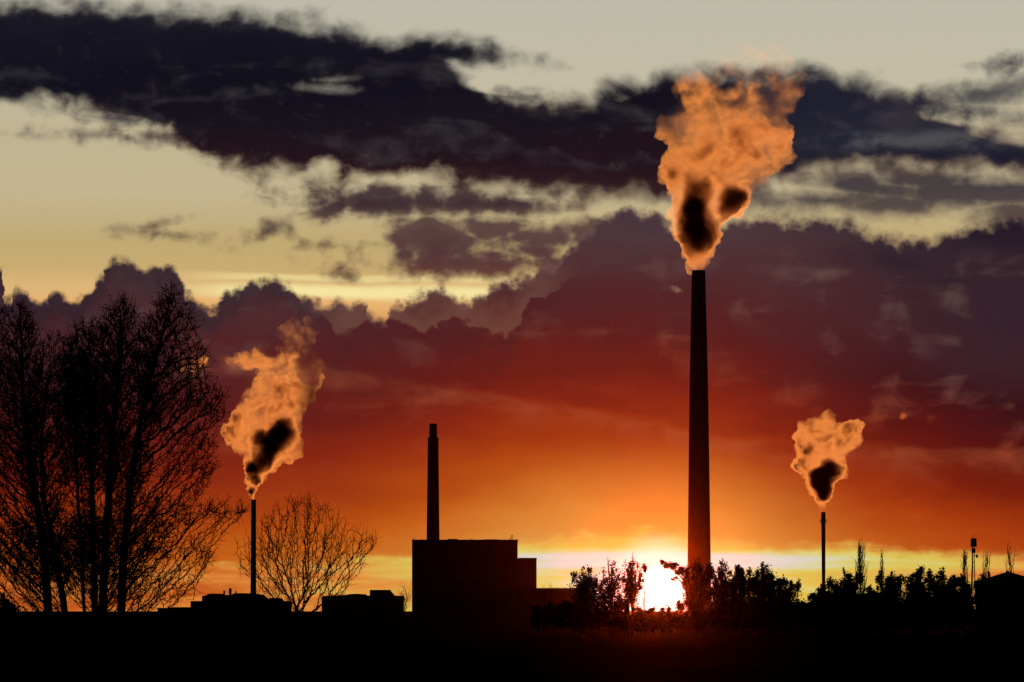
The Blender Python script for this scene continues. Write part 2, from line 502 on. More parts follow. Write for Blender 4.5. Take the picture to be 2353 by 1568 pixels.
def np_obj(name, V, Q, mat, parent=None):
    """quads from numpy arrays"""
    me = bpy.data.meshes.new(name)
    nf = len(Q)
    k = Q.shape[1]
    me.vertices.add(len(V))
    me.vertices.foreach_set('co', V.astype(np.float32).ravel())
    me.loops.add(nf * k)
    me.loops.foreach_set('vertex_index', Q.astype(np.int32).ravel())
    me.polygons.add(nf)
    me.polygons.foreach_set('loop_start', np.arange(0, nf * k, k, dtype=np.int32))
    me.materials.append(mat)
    me.update(calc_edges=True)
    o = bpy.data.objects.new(name, me)
    COL.objects.link(o)
    if parent is not None:
        o.parent = parent
    return o


class MB:
    """collects boxes, lathes and tubes for one mesh"""
    def __init__(self):
        self.v, self.f = [], []

    def box(self, x0, x1, y0, y1, z0, z1, taper=0.0):
        b = len(self.v)
        t = taper
        self.v += [(x0, y0, z0), (x1, y0, z0), (x1, y1, z0), (x0, y1, z0),
                   (x0 + t, y0 + t, z1), (x1 - t, y0 + t, z1), (x1 - t, y1 - t, z1), (x0 + t, y1 - t, z1)]
        self.f += [tuple(b + i for i in q) for q in ((3, 2, 1, 0), (4, 5, 6, 7), (0, 1, 5, 4), (1, 2, 6, 5), (2, 3, 7, 6), (3, 0, 4, 7))]
        return self

    def lathe(self, prof, n=32, c=(0, 0), cap=True):
        b = len(self.v)
        for r, z in prof:
            for i in range(n):
                a = 2 * math.pi * i / n
                self.v.append((c[0] + r * math.cos(a), c[1] + r * math.sin(a), z))
        for j in range(len(prof) - 1):
            for i in range(n):
                k = (i + 1) % n
                self.f.append((b + j * n + i, b + j * n + k, b + (j + 1) * n + k, b + (j + 1) * n + i))
        if cap:
            self.f.append(tuple(b + i for i in reversed(range(n))))
            e = b + (len(prof) - 1) * n
            self.f.append(tuple(e + i for i in range(n)))
        return self

    def tube(self, p, q, r0, r1=None, n=8):
        r1 = r0 if r1 is None else r1
        p, q = Vector(p), Vector(q)
        d = (q - p).normalized()
        u = d.orthogonal().normalized()
        w = d.cross(u)
        b = len(self.v)
        for c, r in ((p, r0), (q, r1)):
            for i in range(n):
                a = 2 * math.pi * i / n
                self.v.append(tuple(c + u * (r * math.cos(a)) + w * (r * math.sin(a))))
        for i in range(n):
            k = (i + 1) % n
            self.f.append((b + i, b + k, b + n + k, b + n + i))
        self.f.append(tuple(b + i for i in reversed(range(n))))
        self.f.append(tuple(b + n + i for i in range(n)))
        return self

    def prism(self, poly, y0, y1):
        """poly in (x, z), extruded in y"""
        b = len(self.v)
        n = len(poly)
        for yy in (y0, y1):
            self.v += [(x, yy, z) for x, z in poly]
        self.f.append(tuple(b + i for i in range(n)))
        self.f.append(tuple(b + n + i for i in reversed(range(n))))
        for i in range(n):
            k = (i + 1) % n
            self.f.append((b + k, b + i, b + n + i, b + n + k))
        return self

    def build(self, name, mat, parent=None, smooth=False):
        return mesh_obj(name, self.v, self.f, mat, parent, smooth)


def thing(name, label, cat, loc, group=None):
    o = bpy.data.objects.new(name, None)
    COL.objects.link(o)
    o.location = loc
    o.empty_display_size = 1
    tag(o, label, cat, group)
    return o


def tag(o, label, cat, group=None):
    o['label'] = label
    o['category'] = cat
    if group:
        o['group'] = group
    return o


# ------------------------------------------------------------------ ground
def build_ground():
    xs = sorted(set([-5000, 5000] + list(range(-2400, 2401, 60))))
    ys = sorted(set([-800, -200, 4500, 7000] + list(range(-60, 3001, 60))))
    V, Q = [], []
    rnd = np.random.RandomState(4)
    ph = rnd.rand(8, 3) * 6.28
    for yy in ys:
        for xx in xs:
            z = 0.0
            for k in range(4):
                z += 0.10 * math.sin(xx * 0.011 * (k + 1) + ph[k, 0]) * math.sin(yy * 0.008 * (k + 1) + ph[k, 1])
            if abs(xx) > 2400 or yy < -60:
                z = 0
            if yy > 3000:
                z = 1.5 if yy < 5000 else 3.0
            V.append((xx, yy, z))
    nx = len(xs)
    for j in range(len(ys) - 1):
        for i in range(nx - 1):
            Q.append((j * nx + i, j * nx + i + 1, (j + 1) * nx + i + 1, (j + 1) * nx + i))
    g = mesh_obj('ground', V, Q, M['field'], smooth=True)
    g['kind'] = 'structure'


build_ground()

# ------------------------------------------------------------------ the works: chimneys and buildings
def smooth_shaft(mb, prof, n=40, c=(0, 0)):
    return mb.lathe(prof, n, c)


def great_chimney():
    Y = 2070
    k = mpp(Y)
    c = at(1606, 1405, Y)
    top = at(1606, 623, Y).z
    t = thing('chimney_stack', 'tall tapering concrete chimney at the works, biggest of all and pouring out the broad plume', 'chimney', (c.x, Y, 0))
    H = top
    px = [(HORIZON, 28.2), (1290, 26.6), (1180, 25.2), (1000, 23.0), (850, 20.6), (720, 17.6), (632, 15.6)]
    prof = [(29.0 * k, 0)] + [(r * k, at(1606, y, Y).z) for y, r in px]
    MB().lathe(prof, 48).build('shaft', M['concrete'], t, True)
    z0 = prof[-1][1]
    MB().lathe([(16.0 * k, z0 - 0.3), (16.2 * k, z0 + 0.5), (15.6 * k, z0 + 0.55), (15.4 * k, H - 0.2), (15.4 * k, H), (12.2 * k, H), (12.2 * k, H - 3.0)], 48).build('rim', M['concrete'], t)
    # steps and landings
    lad = MB()
    for i in range(len(prof) - 1):
        r0, a0 = prof[i]
        r1, a1 = prof[i + 1]
        for s in (-0.35, 0.35):
            lad.tube((s, -r0 - 0.35, a0), (s, -r1 - 0.35, a1), 0.06, n=5)
        m = int((a1 - a0) / 1.5)
        for j in range(m):
            f = j / m
            lad.tube((-0.35, -(r0 + (r1 - r0) * f) - 0.35, a0 + (a1 - a0) * f), (0.35, -(r0 + (r1 - r0) * f) - 0.35, a0 + (a1 - a0) * f), 0.03, n=4)
    lad.build('ladder', M['steel'], t)
    MB().box(-1.1, 1.1, -29.0 * k - 0.2, -29.0 * k + 0.5, 0, 2.4).build('door', M['steel'], t)
    return Vector((c.x, Y, H))


def boiler_house():
    Y = 1930
    D = 60
    k = mpp(Y)
    X = lambda p: at(p, 1405, Y).x - cx0
    Z = lambda p: at(1090, p, Y).z
    cx0 = at(1090, 1405, Y).x
    t = thing('boiler_house', 'large black block-shaped boiler house with a lower step on its right side', 'building', (cx0, Y, 0))
    MB().box(X(947), X(1189.5), 0, D, 0, Z(1242.5)).build('wall', M['cladding'], t)
    MB().box(X(1189.5) + 0.01, X(1233), 2, D - 6, 0, Z(1284)).build('annex', M['cladding'], t)
    e = 0.15
    par = MB()
    par.box(X(947) - e, X(1189.5) + e, -e, D + e, Z(1242.5) + 0.003, Z(1240.8))
    par.build('roof', M['roofing'], t)
    MB().box(X(1189.5) + 0.2, X(1233) + e, 2 - e, D - 6 + e, Z(1284) + 0.003, Z(1282.4)).build('roof', M['roofing'], t)
    for a, b, h in ((1028, 1051, 1238.2), (1110, 1146, 1239.2)):
        MB().box(X(a), X(b), 10, 24, Z(1240.8) + 0.004, Z(h), 0.1).build('roof_vent', M['steel'], t)
    for p, h, r in ((1176.5, 1229, 0.18), (1172, 1236, 0.14), (1084, 1236.5, 0.12), (968, 1237.5, 0.1), (950.5, 1236, 0.12)):
        m = MB().tube((X(p), 5, Z(1240.9)), (X(p), 5, Z(h)), r, n=6)
        m.tube((X(p) - 0.35, 5, Z(h) - 0.5), (X(p) + 0.35, 5, Z(h) - 0.5), 0.05, n=5)
        m.build('antenna', M['steel'], t)
    for j, zz in enumerate((8, 16, 24)):
        for i in range(7):
            a = X(958) + i * (X(1180) - X(958)) / 7
            MB().box(a, a + 4.2, -0.12, 0.05, zz - 3.0, zz - 0.6).build('window', M['glass'], t)
    MB().box(X(1010), X(1010) + 5, -0.15, 0.05, 0, 4.2).build('door', M['steel'], t)

    c = at(988.5, 1405, Y).x
    yc = Y + 26
    s = thing('factory_chimney', 'plain smokeless chimney with a narrower top section, above the left end of the block', 'chimney', (c, Y + D + 12, 0))
    Y2 = Y + D + 12
    k2 = mpp(Y2)
    z = lambda p: at(988.5, p, Y2).z
    MB().lathe([(15.4 * k2, 0), (14.9 * k2, z(1241)), (13.4 * k2, z(1120)), (12.2 * k2, z(1012))], 40).build('shaft', M['brick'], s, True)
    MB().lathe([(12.6 * k2, z(1012)), (12.6 * k2, z(1007.5)), (10.0 * k2, z(1006.5))], 40).build('collar', M['brick'], s)
    MB().lathe([(9.2 * k2, z(1006.8)), (8.7 * k2, z(976.8)), (8.95 * k2, z(976.6)), (8.95 * k2, z(974.8)), (7.2 * k2, z(974.8)), (7.2 * k2, z(980))], 40).build('flue', M['steel'], s)

    Y3 = 1880
    cx3 = at(1280, 1405, Y3).x
    h = thing('low_hall', 'low flat-roofed hall reaching from the boiler house to the first leafy trees', 'building', (cx3, Y3, 0))
    a, b = at(1226, 0, Y3).x - cx3, at(1352, 0, Y3).x - cx3
    zt = at(1280, 1353.5, Y3).z
    MB().box(a, b, 0, 40, 0, zt).build('wall', M['cladding'], h)
    MB().box(a - 0.2, b + 0.2, -0.2, 40.2, zt + 0.003, zt + 0.3).build('roof', M['roofing'], h)
    for i in range(5):
        MB().box(a + 2 + i * 4.2, a + 4.6 + i * 4.2, -0.1, 0.05, 1.2, 3.0).build('window', M['glass'], h)


def left_buildings():
    Y = 1350
    cx0 = at(555, 1405, Y).x
    X = lambda p: at(p, 1405, Y).x - cx0
    Z = lambda p: at(555, p, Y).z
    t = thing('workshop_building', 'long dark workshop with stepped roofline and vent pipes, below the slender left stack', 'building', (cx0, Y, 0))
    w = MB()
    w.box(X(440), X(465.5), 0, 16, 0, Z(1381.5))
    w.build('wall', M['plaster'], t)
    MB().prism([(X(465.5) + 0.01, 0), (X(620), 0), (X(620), Z(1378)), (X(612), Z(1377)), (X(603), Z(1371)), (X(597), Z(1366.5)), (X(577), Z(1363.5)), (X(538), Z(1363.5)), (X(533), Z(1367.5)),
                (X(508), Z(1367.5)), (X(505), Z(1364.5)), (X(482), Z(1364.5)), (X(474), Z(1368.5)), (X(465.5) + 0.01, Z(1370))], 1, 22).build('hall', M['plaster'], t)
    MB().prism([(X(620) + 0.01, 0), (X(665), 0), (X(665), Z(1381.5)), (X(646), Z(1381)), (X(643), Z(1375)), (X(622), Z(1374.5)), (X(620) + 0.01, Z(1376))], 0.5, 18).build('wing', M['plaster'], t)
    for p, h, r in ((513, 1358.5, 0.27), (527, 1353.3, 0.40), (540.5, 1360, 0.2)):
        MB().tube((X(p), 8, Z(1367.3)), (X(p), 8, Z(h)), r, n=12).tube((X(p), 8, Z(h) - 0.02), (X(p), 8, Z(h) + 0.15), r * 1.25, n=12).build('vent_pipe', M['steel'], t)
    for i in range(8):
        a = X(470) + i * 2.2
        MB().box(a, a + 1.3, 0.9, 1.05, 1.2, 2.6).build('window', M['glass'], t)

    sx = at(410, 1405, Y - 20).x
    s = thing('shed', 'very low dark shed left of the workshop', 'shed', (sx, Y - 20, 0))
    X2 = lambda p: at(p, 1405, Y - 20).x - sx
    Z2 = lambda p: at(410, p, Y - 20).z
    MB().prism([(X2(365), 0), (X2(440), 0), (X2(440), Z2(1396)), (X2(428), Z2(1395.5)), (X2(396), Z2(1395.5)), (X2(388), Z2(1398.5)), (X2(381), Z2(1400)), (X2(380), Z2(1397.2)), (X2(366), Z2(1397.2)), (X2(365), Z2(1400))], 0, 9).build('wall', M['plaster'], s)
    MB().box(X2(372), X2(372) + 1.0, -0.08, 0.05, 0, 2.0).build('door', M['steel'], s)

    bx = at(832, 1405, Y + 60).x
    Yb = Y + 60
    X3 = lambda p: at(p, 1405, Yb).x - bx
    Z3 = lambda p: at(832, p, Yb).z
    b = thing('office_building', 'flat dark building with a raised rooftop block, between the bare tree and boiler house', 'building', (bx, Yb, 0))
    MB().prism([(X3(740), 0), (X3(925.5), 0), (X3(925.5), Z3(1369.3)), (X3(840), Z3(1369)), (X3(838), Z3(1366)), (X3(822), Z3(1364.7)), (X3(806), Z3(1365.4)), (X3(792), Z3(1368)), (X3(741.5), Z3(1370)), (X3(740), Z3(1373))], 0, 20).build('wall', M['plaster'], b)
    MB().prism([(X3(849.5), Z3(1369.1) + 0.01), (X3(906), Z3(1369.2) + 0.01), (X3(898), Z3(1360)), (X3(895.5), Z3(1355.8)), (X3(850.5), Z3(1355.8)), (X3(849.5), Z3(1357))], 3, 12).build('rooftop_block', M['cladding'], b)
    for i in range(9):
        a = X3(748) + i * 2.4
        MB().box(a, a + 1.4, -0.08, 0.05, 1.0, 2.6).build('window', M['glass'], b)


def thin_stacks():
    Y = 1300
    k = mpp(Y)
    c = at(583.5, 1405, Y).x
    z = lambda p: at(583.5, p, Y).z
    t = thing('steel_stack', 'slender straight steel stack with smoke, between the big bare trees and the spreading bare tree', 'chimney', (c, Y, 0))
    MB().lathe([(6.8 * k, 0), (6.5 * k, z(1366)), (5.7 * k, z(1175)), (5.6 * k, z(1153))], 28).build('shaft', M['steel'], t, True)
    MB().lathe([(5.9 * k, z(1153)), (5.9 * k, z(1149.5)), (4.5 * k, z(1149.5)), (4.5 * k, z(1156))], 28).build('rim', M['steel'], t)
    for p in (1330, 1262, 1200):
        MB().lathe([(7.0 * k, z(p)), (7.0 * k, z(p - 2))], 28).build('flange', M['steel'], t)

    Y = 1500
    k = mpp(Y)
    c2 = at(1890.5, 1405, Y).x
    z2 = lambda p: at(1890.5, p, Y).z
    u = thing('steel_stack', 'thin steel stack with a small platform ring near its top, far right smoke source', 'chimney', (c2, Y, 0))
    MB().lathe([(4.2 * k, 0), (4.0 * k, z2(1335)), (4.5 * k, z2(1260)), (4.9 * k, z2(1202))], 28).build('shaft', M['steel'], u, True)
    MB().lathe([(5.1 * k, z2(1202)), (5.1 * k, z2(1183)), (4.7 * k, z2(1178)), (3.8 * k, z2(1178)), (3.8 * k, z2(1184))], 28).build('head', M['steel'], u)
    pl = MB().lathe([(5.2 * k, z2(1202.5)), (7.6 * k, z2(1202.5)), (7.6 * k, z2(1201.2)), (5.2 * k, z2(1201.2))], 24)
    pl.build('platform', M['steel'], u)
    r = MB()
    for i in range(14):
        a = 2 * math.pi * i / 14
        x, y = 7.4 * k * math.cos(a), 7.4 * k * math.sin(a)
        r.tube((x, y, z2(1201.2)), (x, y, z2(1195)), 0.05, n=4)
        a2 = 2 * math.pi * (i + 1) / 14
        r.tube((x, y, z2(1195)), (7.4 * k * math.cos(a2), 7.4 * k * math.sin(a2), z2(1195)), 0.05, n=4)
    r.build('railing', M['steel'], u)
    return Vector((c, 1300, z(1149.5))), Vector((c2, 1500, z2(1178)))


BIG_TOP = great_chimney()
boiler_house()
left_buildings()
LEFT_TOP, RIGHT_TOP = thin_stacks()


# ------------------------------------------------------------------ telecom mast, house
def mast():
    Y = 1100
    k = mpp(Y)
    c = at(2229.5, 1405, Y).x
    z = lambda p: at(2229.5, p, Y).z
    x = lambda p: at(p, 1405, Y).x - c
    t = thing('telecom_mast', 'slim lattice telecom mast with a dark drum of antennas on top and a small dish', 'mast', (c, Y, 0))
    legs = []
    low = z(1405) - 3
    for i in range(3):
        a = math.radians(100 + 120 * i)
        p0 = Vector((8.6 * k * math.cos(a), 8.6 * k * math.sin(a), 0))
        p1 = Vector((3.0 * k * math.cos(a) + x(2231.5), 3.0 * k * math.sin(a), z(1290)))
        p2 = Vector((2.6 * k * math.cos(a) + x(2232), 2.6 * k * math.sin(a), z(1240)))
        legs.append((p0, p1, p2))
        MB().tube(p0, p1, 0.13, 0.10, 6).tube(p1, p2, 0.10, 0.08, 6).build('leg', M['steel'], t)
    br = MB()
    n = 14
    for i in range(3):
        A, B = legs[i], legs[(i + 1) % 3]
        for j in range(n):
            f, g = j / n, (j + 1) / n
            br.tube(A[0].lerp(A[1], f), B[0].lerp(B[1], g), 0.035, n=4)
            br.tube(A[0].lerp(A[1], g), B[0].lerp(B[1], g), 0.03, n=4)
    br.build('lattice', M['steel'], t)
    dr = MB()
    cx_ = x(2233)
    for i in range(6):
        a = math.pi * 2 * i / 6 + 0.2
        cxx, cyy = cx_ + 5.0 * k * math.cos(a), 5.0 * k * math.sin(a)
        dr.box(cxx - 2.3 * k, cxx + 2.3 * k, cyy - 1.4 * k, cyy + 1.4 * k, z(1258), z(1238.5), 0.05)
    dr.build('antenna_drum', M['cladding'], t)
    MB().lathe([(3.4 * k, z(1262)), (4.6 * k, z(1261.5)), (4.6 * k, z(1269)), (4.2 * k, z(1272))], 16, (x(2232.5), 0)).build('platform', M['steel'], t)
    MB().lathe([(0.5 * k, z(1275)), (2.3 * k, z(1277)), (2.8 * k, z(1279.5)), (2.3 * k, z(1282)), (0.5 * k, z(1283.5))], 14, (x(2240), -0.3)).tube((x(2232), 0, z(1279)), (x(2240), -0.3, z(1279)), 0.05, n=5).build('dish', M['steel'], t)
    MB().tube((x(2232.5), 0, z(1240)), (x(2232.5), 0, z(1230)), 0.05, n=5).build('lightning_rod', M['steel'], t)


def house():
    Y = 330
    c = at(2324, 1405, Y)
    x = lambda p: at(p, 1405, Y).x - c.x
    z = lambda p: at(2324, p, Y).z
    t = thing('house', 'dark house with a low pitched roof at the right edge, nearest building', 'house', (c.x, Y, 0))
    e = z(1334) - 0.1
    MB().box(x(2264), x(2392), 0.5, 8.5, 0, e).build('wall', M['brick'], t)
    # hip roof with a short ridge
    v = [(x(2255), 0, z(1334) - 0.15), (x(2400), 0, z(1334) - 0.15), (x(2400), 9, z(1334) - 0.15), (x(2255), 9, z(1334) - 0.15),
         (x(2322.5), 3.6, z(1313.5)), (x(2326), 5.2, z(1313.5))]
    f = [(0, 1, 4), (1, 2, 5, 4), (2, 3, 5), (3, 0, 4, 5), (3, 2, 1, 0)]
    mesh_obj('roof', v, f, M['tiles'], t)
    MB().box(x(2322.3), x(2326.4), 4.0, 4.8, z(1314.6), z(1311.2)).build('finial', M['tiles'], t)
    for a in (2280, 2312, 2345):
        MB().box(x(a), x(a) + 0.9, 0.42, 0.55, 0.9, 2.1).build('window', M['glass'], t)


mast()
house()
#@@END_BUILT


# ------------------------------------------------------------------ bare trees: branches grown towards points in the crown
def tubes(P, Qp, ra, rb, k):
    d = Qp - P
    L = np.linalg.norm(d, axis=1, keepdims=True) + 1e-9
    d = d / L
    ref = np.where(np.abs(d[:, 2:3]) < 0.9, np.array([[0, 0, 1.0]]), np.array([[1.0, 0, 0]]))
    u = np.cross(d, ref)
    u /= np.linalg.norm(u, axis=1, keepdims=True) + 1e-9
    w = np.cross(d, u)
    n = len(P)
    V = np.zeros((n, 2 * k, 3))
    Pe = P - d * (ra[:, None] * 0.3)
    for i in range(k):
        a = 2 * math.pi * i / k
        o = u * math.cos(a) + w * math.sin(a)
        V[:, i] = Pe + o * ra[:, None]
        V[:, k + i] = Qp + o * rb[:, None]
    Q = np.zeros((n, k, 4), int)
    base = np.arange(n)[:, None] * 2 * k
    for i in range(k):
        j = (i + 1) % k
        Q[:, i] = base + np.array([[i, j, k + j, k + i]])
    return V.reshape(-1, 3), Q.reshape(-1, 4)


def colonize(attr, trunk_pts, par0, step, infl, kill, rs, iters=220, trop=(0, 0, 0.12), slope=(0.95, 0.55)):
    nodes = [np.array(p, float) for p in trunk_pts]
    par = list(par0)
    lastchild = {}
    trop = np.array(trop)
    A = attr.copy()
    N = np.array(nodes)
    nd = np.full(len(A), 1e9)
    ni = np.zeros(len(A), int)
    ne = np.full(len(A), 1e9)
    def upd(newpos, off):
        for s in range(0, len(newpos), 256):
            blk = newpos[s:s + 256]
            X = A[:, None, :] - blk[None]
            dh = np.sqrt(X[..., 0] ** 2 + X[..., 1] ** 2)
            D = dh + slope[1] * np.abs(X[..., 2] - slope[0] * dh)
            j = D.argmin(1)
            E = np.sqrt((X ** 2).sum(2)).min(1)
            np.minimum(ne, E, out=ne)
            d = D[np.arange(len(A)), j]
            m = d < nd
            nd[m] = d[m]
            ni[m] = off + s + j[m]
    upd(N, 0)
    for it in range(iters):
        if not len(A):
            break
        m = nd < 1e8
        idx = ni[m]
        pos = np.array(nodes)
        dirs = A[m] - pos[idx]
        dirs /= np.linalg.norm(dirs, axis=1, keepdims=True) + 1e-9
        uniq, inv = np.unique(idx, return_inverse=True)
        acc = np.zeros((len(uniq), 3))
        np.add.at(acc, inv, dirs)
        acc /= np.linalg.norm(acc, axis=1, keepdims=True) + 1e-9
        acc += trop + rs.normal(0, 0.24, acc.shape)
        acc /= np.linalg.norm(acc, axis=1, keepdims=True) + 1e-9
        new = pos[uniq] + acc * step
        keep = []
        for q, (u_, pnew) in enumerate(zip(uniq, new)):
            lc = lastchild.get(u_, [])
            if any(((pnew - c) ** 2).sum() < (0.35 * step) ** 2 for c in lc) or len(lc) >= 3:
                continue
            lastchild.setdefault(u_, []).append(pnew)
            keep.append(q)
        if not keep:
            break
        off = len(nodes)
        for q in keep:
            nodes.append(new[q])
            par.append(int(uniq[q]))
        upd(new[keep], off)
        alive = ne > kill
        A, nd, ni, ne = A[alive], nd[alive], ni[alive], ne[alive]
    return np.array(nodes), np.array(par)


def bare_tree(name, label, Y, trunk_px, crowns, group, seed, n_twig=2.0, base_r=0.2, tip_r=0.017, step=0.30, infl=3.2, kill=0.50,
              buds=0, bud_size=0.085, cat='tree', trop=(0, 0, 0.12), twig_len=(0.35, 0.9), pexp=2.3, slope=(0.95, 0.55)):
    rs = np.random.RandomState(seed)
    k = mpp(Y)
    ox = at(trunk_px[0][0], 1405, Y).x
    def loc(px, py):
        q = at(px, py, Y)
        return np.array([q.x - ox, 0.0, q.z])
    # trunk polyline, resampled
    key = [np.array([0, 0, -0.2])] + [loc(*p) for p in trunk_px[1:]]
    pts, par = [], []
    yw = 0.0
    for a, b in zip(key[:-1], key[1:]):
        n = max(1, int(np.linalg.norm(b - a) / step))
        for i in range(n):
            pts.append(a + (b - a) * i / n)
    pts.append(key[-1])
    pts = np.array(pts)
    pts[1:, 0] += np.cumsum(rs.normal(0, 0.012, len(pts) - 1))
    pts[1:, 1] += np.cumsum(rs.normal(0, 0.02, len(pts) - 1))
    par = [-1] + list(range(len(pts) - 1))
    # attraction points
    att = []
    for (cx_, cy_, rx, ry, n) in crowns:
        q = rs.normal(0, 1, (n, 3))
        q /= np.linalg.norm(q, axis=1, keepdims=True)
        rad = rs.rand(n, 1) ** (1 / 2.6)
        q = q * rad
        c = loc(cx_, cy_)
        att.append(c + q * np.array([rx * k, max(rx, 60) * k * 0.9, ry * k]))
    att = np.concatenate(att)
    att = att[att[:, 2] > 0.5]
    P, par = colonize(att, pts, par, step, infl, kill, rs, trop=trop, slope=slope)
    # terminal twigs
    nch = np.zeros(len(P), int)
    for i, p in enumerate(par):
        if p >= 0:
            nch[p] += 1
    dirn = np.zeros_like(P)
    ok = par >= 0
    dirn[ok] = P[ok] - P[par[ok]]
    dirn /= np.linalg.norm(dirn, axis=1, keepdims=True) + 1e-9
    tw_src = []
    for i in range(len(pts), len(P)):
        m = n_twig * (1.6 if nch[i] == 0 else 0.42)
        m = int(m) + (rs.rand() < m - int(m))
        tw_src += [i] * m
    tw_src = np.array(tw_src, int)
    nP = len(P)
    t1 = dirn[tw_src] * 0.8 + rs.normal(0, 0.75, (len(tw_src), 3)) + np.array([0, 0, 0.35])
    t1 /= np.linalg.norm(t1, axis=1, keepdims=True)
    ln = rs.uniform(*twig_len, (len(tw_src), 1))
    M1 = P[tw_src] + t1 * ln * 0.5
    t2 = t1 + rs.normal(0, 0.3, t1.shape) + np.array([0, 0, 0.15])
    t2 /= np.linalg.norm(t2, axis=1, keepdims=True)
    M2 = M1 + t2 * ln * 0.5
    # radii by the pipe model
    area = np.where(nch == 0, tip_r ** pexp, 0.0)
    for i in range(nP - 1, 0, -1):
        if par[i] >= 0:
            area[par[i]] += area[i]
    rad = area ** (1 / pexp)
    b0 = rad[0]
    g = math.log(base_r / tip_r) / max(0.1, math.log(b0 / tip_r))
    rad = tip_r * (rad / tip_r) ** g
    i_ = np.arange(1, nP)
    ra, rb = rad[par[i_]], rad[i_]
    ra = np.minimum(ra, rb * 1.35 + 0.004)
    t = thing(name, label, cat, (ox, Y, 0), group)
    thick = rb > base_r * 0.3
    is_tr = np.zeros(len(i_), bool)
    is_tr[:len(pts) - 1] = True
    is_tr |= thick
    V, Q = tubes(P[par[i_]][is_tr], P[i_][is_tr], ra[is_tr], rb[is_tr], 8)
    np_obj('trunk', V, Q, M['bark'], t)
    V1, Q1 = tubes(P[par[i_]][~is_tr], P[i_][~is_tr], ra[~is_tr], rb[~is_tr], 4)
    r1 = np.full(len(tw_src), tip_r * 0.9)
    V2, Q2 = tubes(P[tw_src], M1, r1, r1 * 0.85, 3)
    V3, Q3 = tubes(M1, M2, r1 * 0.85, r1 * 0.6, 3)
    V = np.concatenate([V1, V2, V3])
    Q = np.concatenate([Q1, Q2 + len(V1), Q3 + len(V1) + len(V2)])
    np_obj('crown', V, Q, M['twig'], t)
    if buds:
        sel = rs.choice(len(M2), min(buds, len(M2)), replace=False)
        c = np.where(rs.rand(len(sel), 1) < 0.6, M2[sel], M1[sel])
        V, Q = cards(c, bud_size * rs.uniform(0.5, 1.3, len(sel)), rs, 1.7)
        np_obj('leaves', V, Q, M['bud'], t)
    return t


def cards(c, size, rs, aspect=1.4):
    """small leaf faces with random tilt, bent along the midrib"""
    n = len(c)
    a = rs.normal(0, 1, (n, 3))
    a /= np.linalg.norm(a, axis=1, keepdims=True)
    b = rs.normal(0, 1, (n, 3))
    b -= a * (a * b).sum(1, keepdims=True)
    b /= np.linalg.norm(b, axis=1, keepdims=True)
    nn = np.cross(a, b)
    s = size[:, None]
    V = np.zeros((n, 6, 3))
    V[:, 0] = c - a * s * aspect * 0.5
    V[:, 1] = c - a * s * 0.1 + b * s * 0.5 + nn * s * 0.12
    V[:, 2] = c + a * s * aspect * 0.5
    V[:, 3] = c - a * s * 0.1 - b * s * 0.5 + nn * s * 0.12
    V[:, 4] = c - a * s * 0.35
    V[:, 5] = c + a * s * 0.25
    base = np.arange(n)[:, None] * 6
    q1 = base + np.array([[0, 1, 2, 5]])
    q2 = base + np.array([[0, 5, 2, 3]])
    return V.reshape(-1, 3), np.concatenate([q1, q2])


G1 = 'tall bare trees at the left edge'
bare_tree('bare_tree', 'tall twiggy tree cut by the left edge, trunk leaning left', 262,
          [(128, 1530), (112, 1330), (95, 1200), (72, 1050), (55, 900), (50, 760)],
          [(15, 980, 100, 270, 3600), (50, 800, 45, 110, 600), (60, 1250, 110, 130, 500), (-40, 1100, 90, 250, 700)], G1, 11, 6.0, 0.26, buds=2600)
bare_tree('bare_tree', 'bare tree with a slanting trunk that crosses behind the left-edge tree', 270,
          [(168, 1530), (150, 1380), (125, 1250), (106, 1140), (104, 1000), (115, 880)],
          [(120, 1010, 75, 200, 2300), (130, 850, 60, 90, 600), (110, 1270, 120, 110, 450)], G1, 12, 5.4, 0.21, buds=1300)
bare_tree('bare_tree', 'thin young bare tree standing between the slanting trunk and the twin trunks', 256,
          [(198, 1530), (196, 1400), (186, 1250), (176, 1100), (172, 960), (170, 860)],
          [(172, 960, 60, 190, 1100), (180, 1250, 80, 120, 350)], G1, 13, 4.4, 0.10, buds=800)
bare_tree('bare_tree', 'bare tree with a straight upright trunk, left of the two close together', 266,
          [(223, 1530), (222, 1350), (216, 1180), (212, 1000), (208, 860)],
          [(205, 960, 80, 210, 2400), (215, 800, 60, 70, 500), (230, 1280, 120, 110, 450)], G1, 14, 5.6, 0.20, buds=800)
bare_tree('bare_tree', 'stout bare tree with the highest narrow tip in the middle of the left group', 260,
          [(240, 1530), (242, 1400), (246, 1250), (258, 1100), (268, 950), (276, 820), (279, 720)],
          [(275, 930, 95, 215, 3300), (279, 770, 50, 90, 750), (200, 880, 70, 120, 500), (290, 1240, 120, 110, 450)], G1, 15, 6.0, 0.25, buds=2600)
bare_tree('bare_tree', 'bare tree with long drooping boughs reaching right towards the steel stack', 258,
          [(281, 1530), (286, 1380), (293, 1240), (300, 1150), (318, 1020), (345, 880), (372, 770), (390, 690)],
          [(390, 860, 92, 175, 2700), (392, 730, 42, 80, 550), (455, 940, 66, 70, 700), (430, 1060, 80, 80, 420), (500, 1180, 75, 22, 110), (560, 1172, 14, 6, 12), (440, 1270, 75, 42, 80), (478, 1310, 14, 8, 15),
           (380, 1180, 90, 70, 240), (360, 1350, 110, 40, 130), (300, 1100, 70, 130, 350), (510, 925, 14, 25, 40)], G1, 16, 4.6, 0.24, buds=2600)

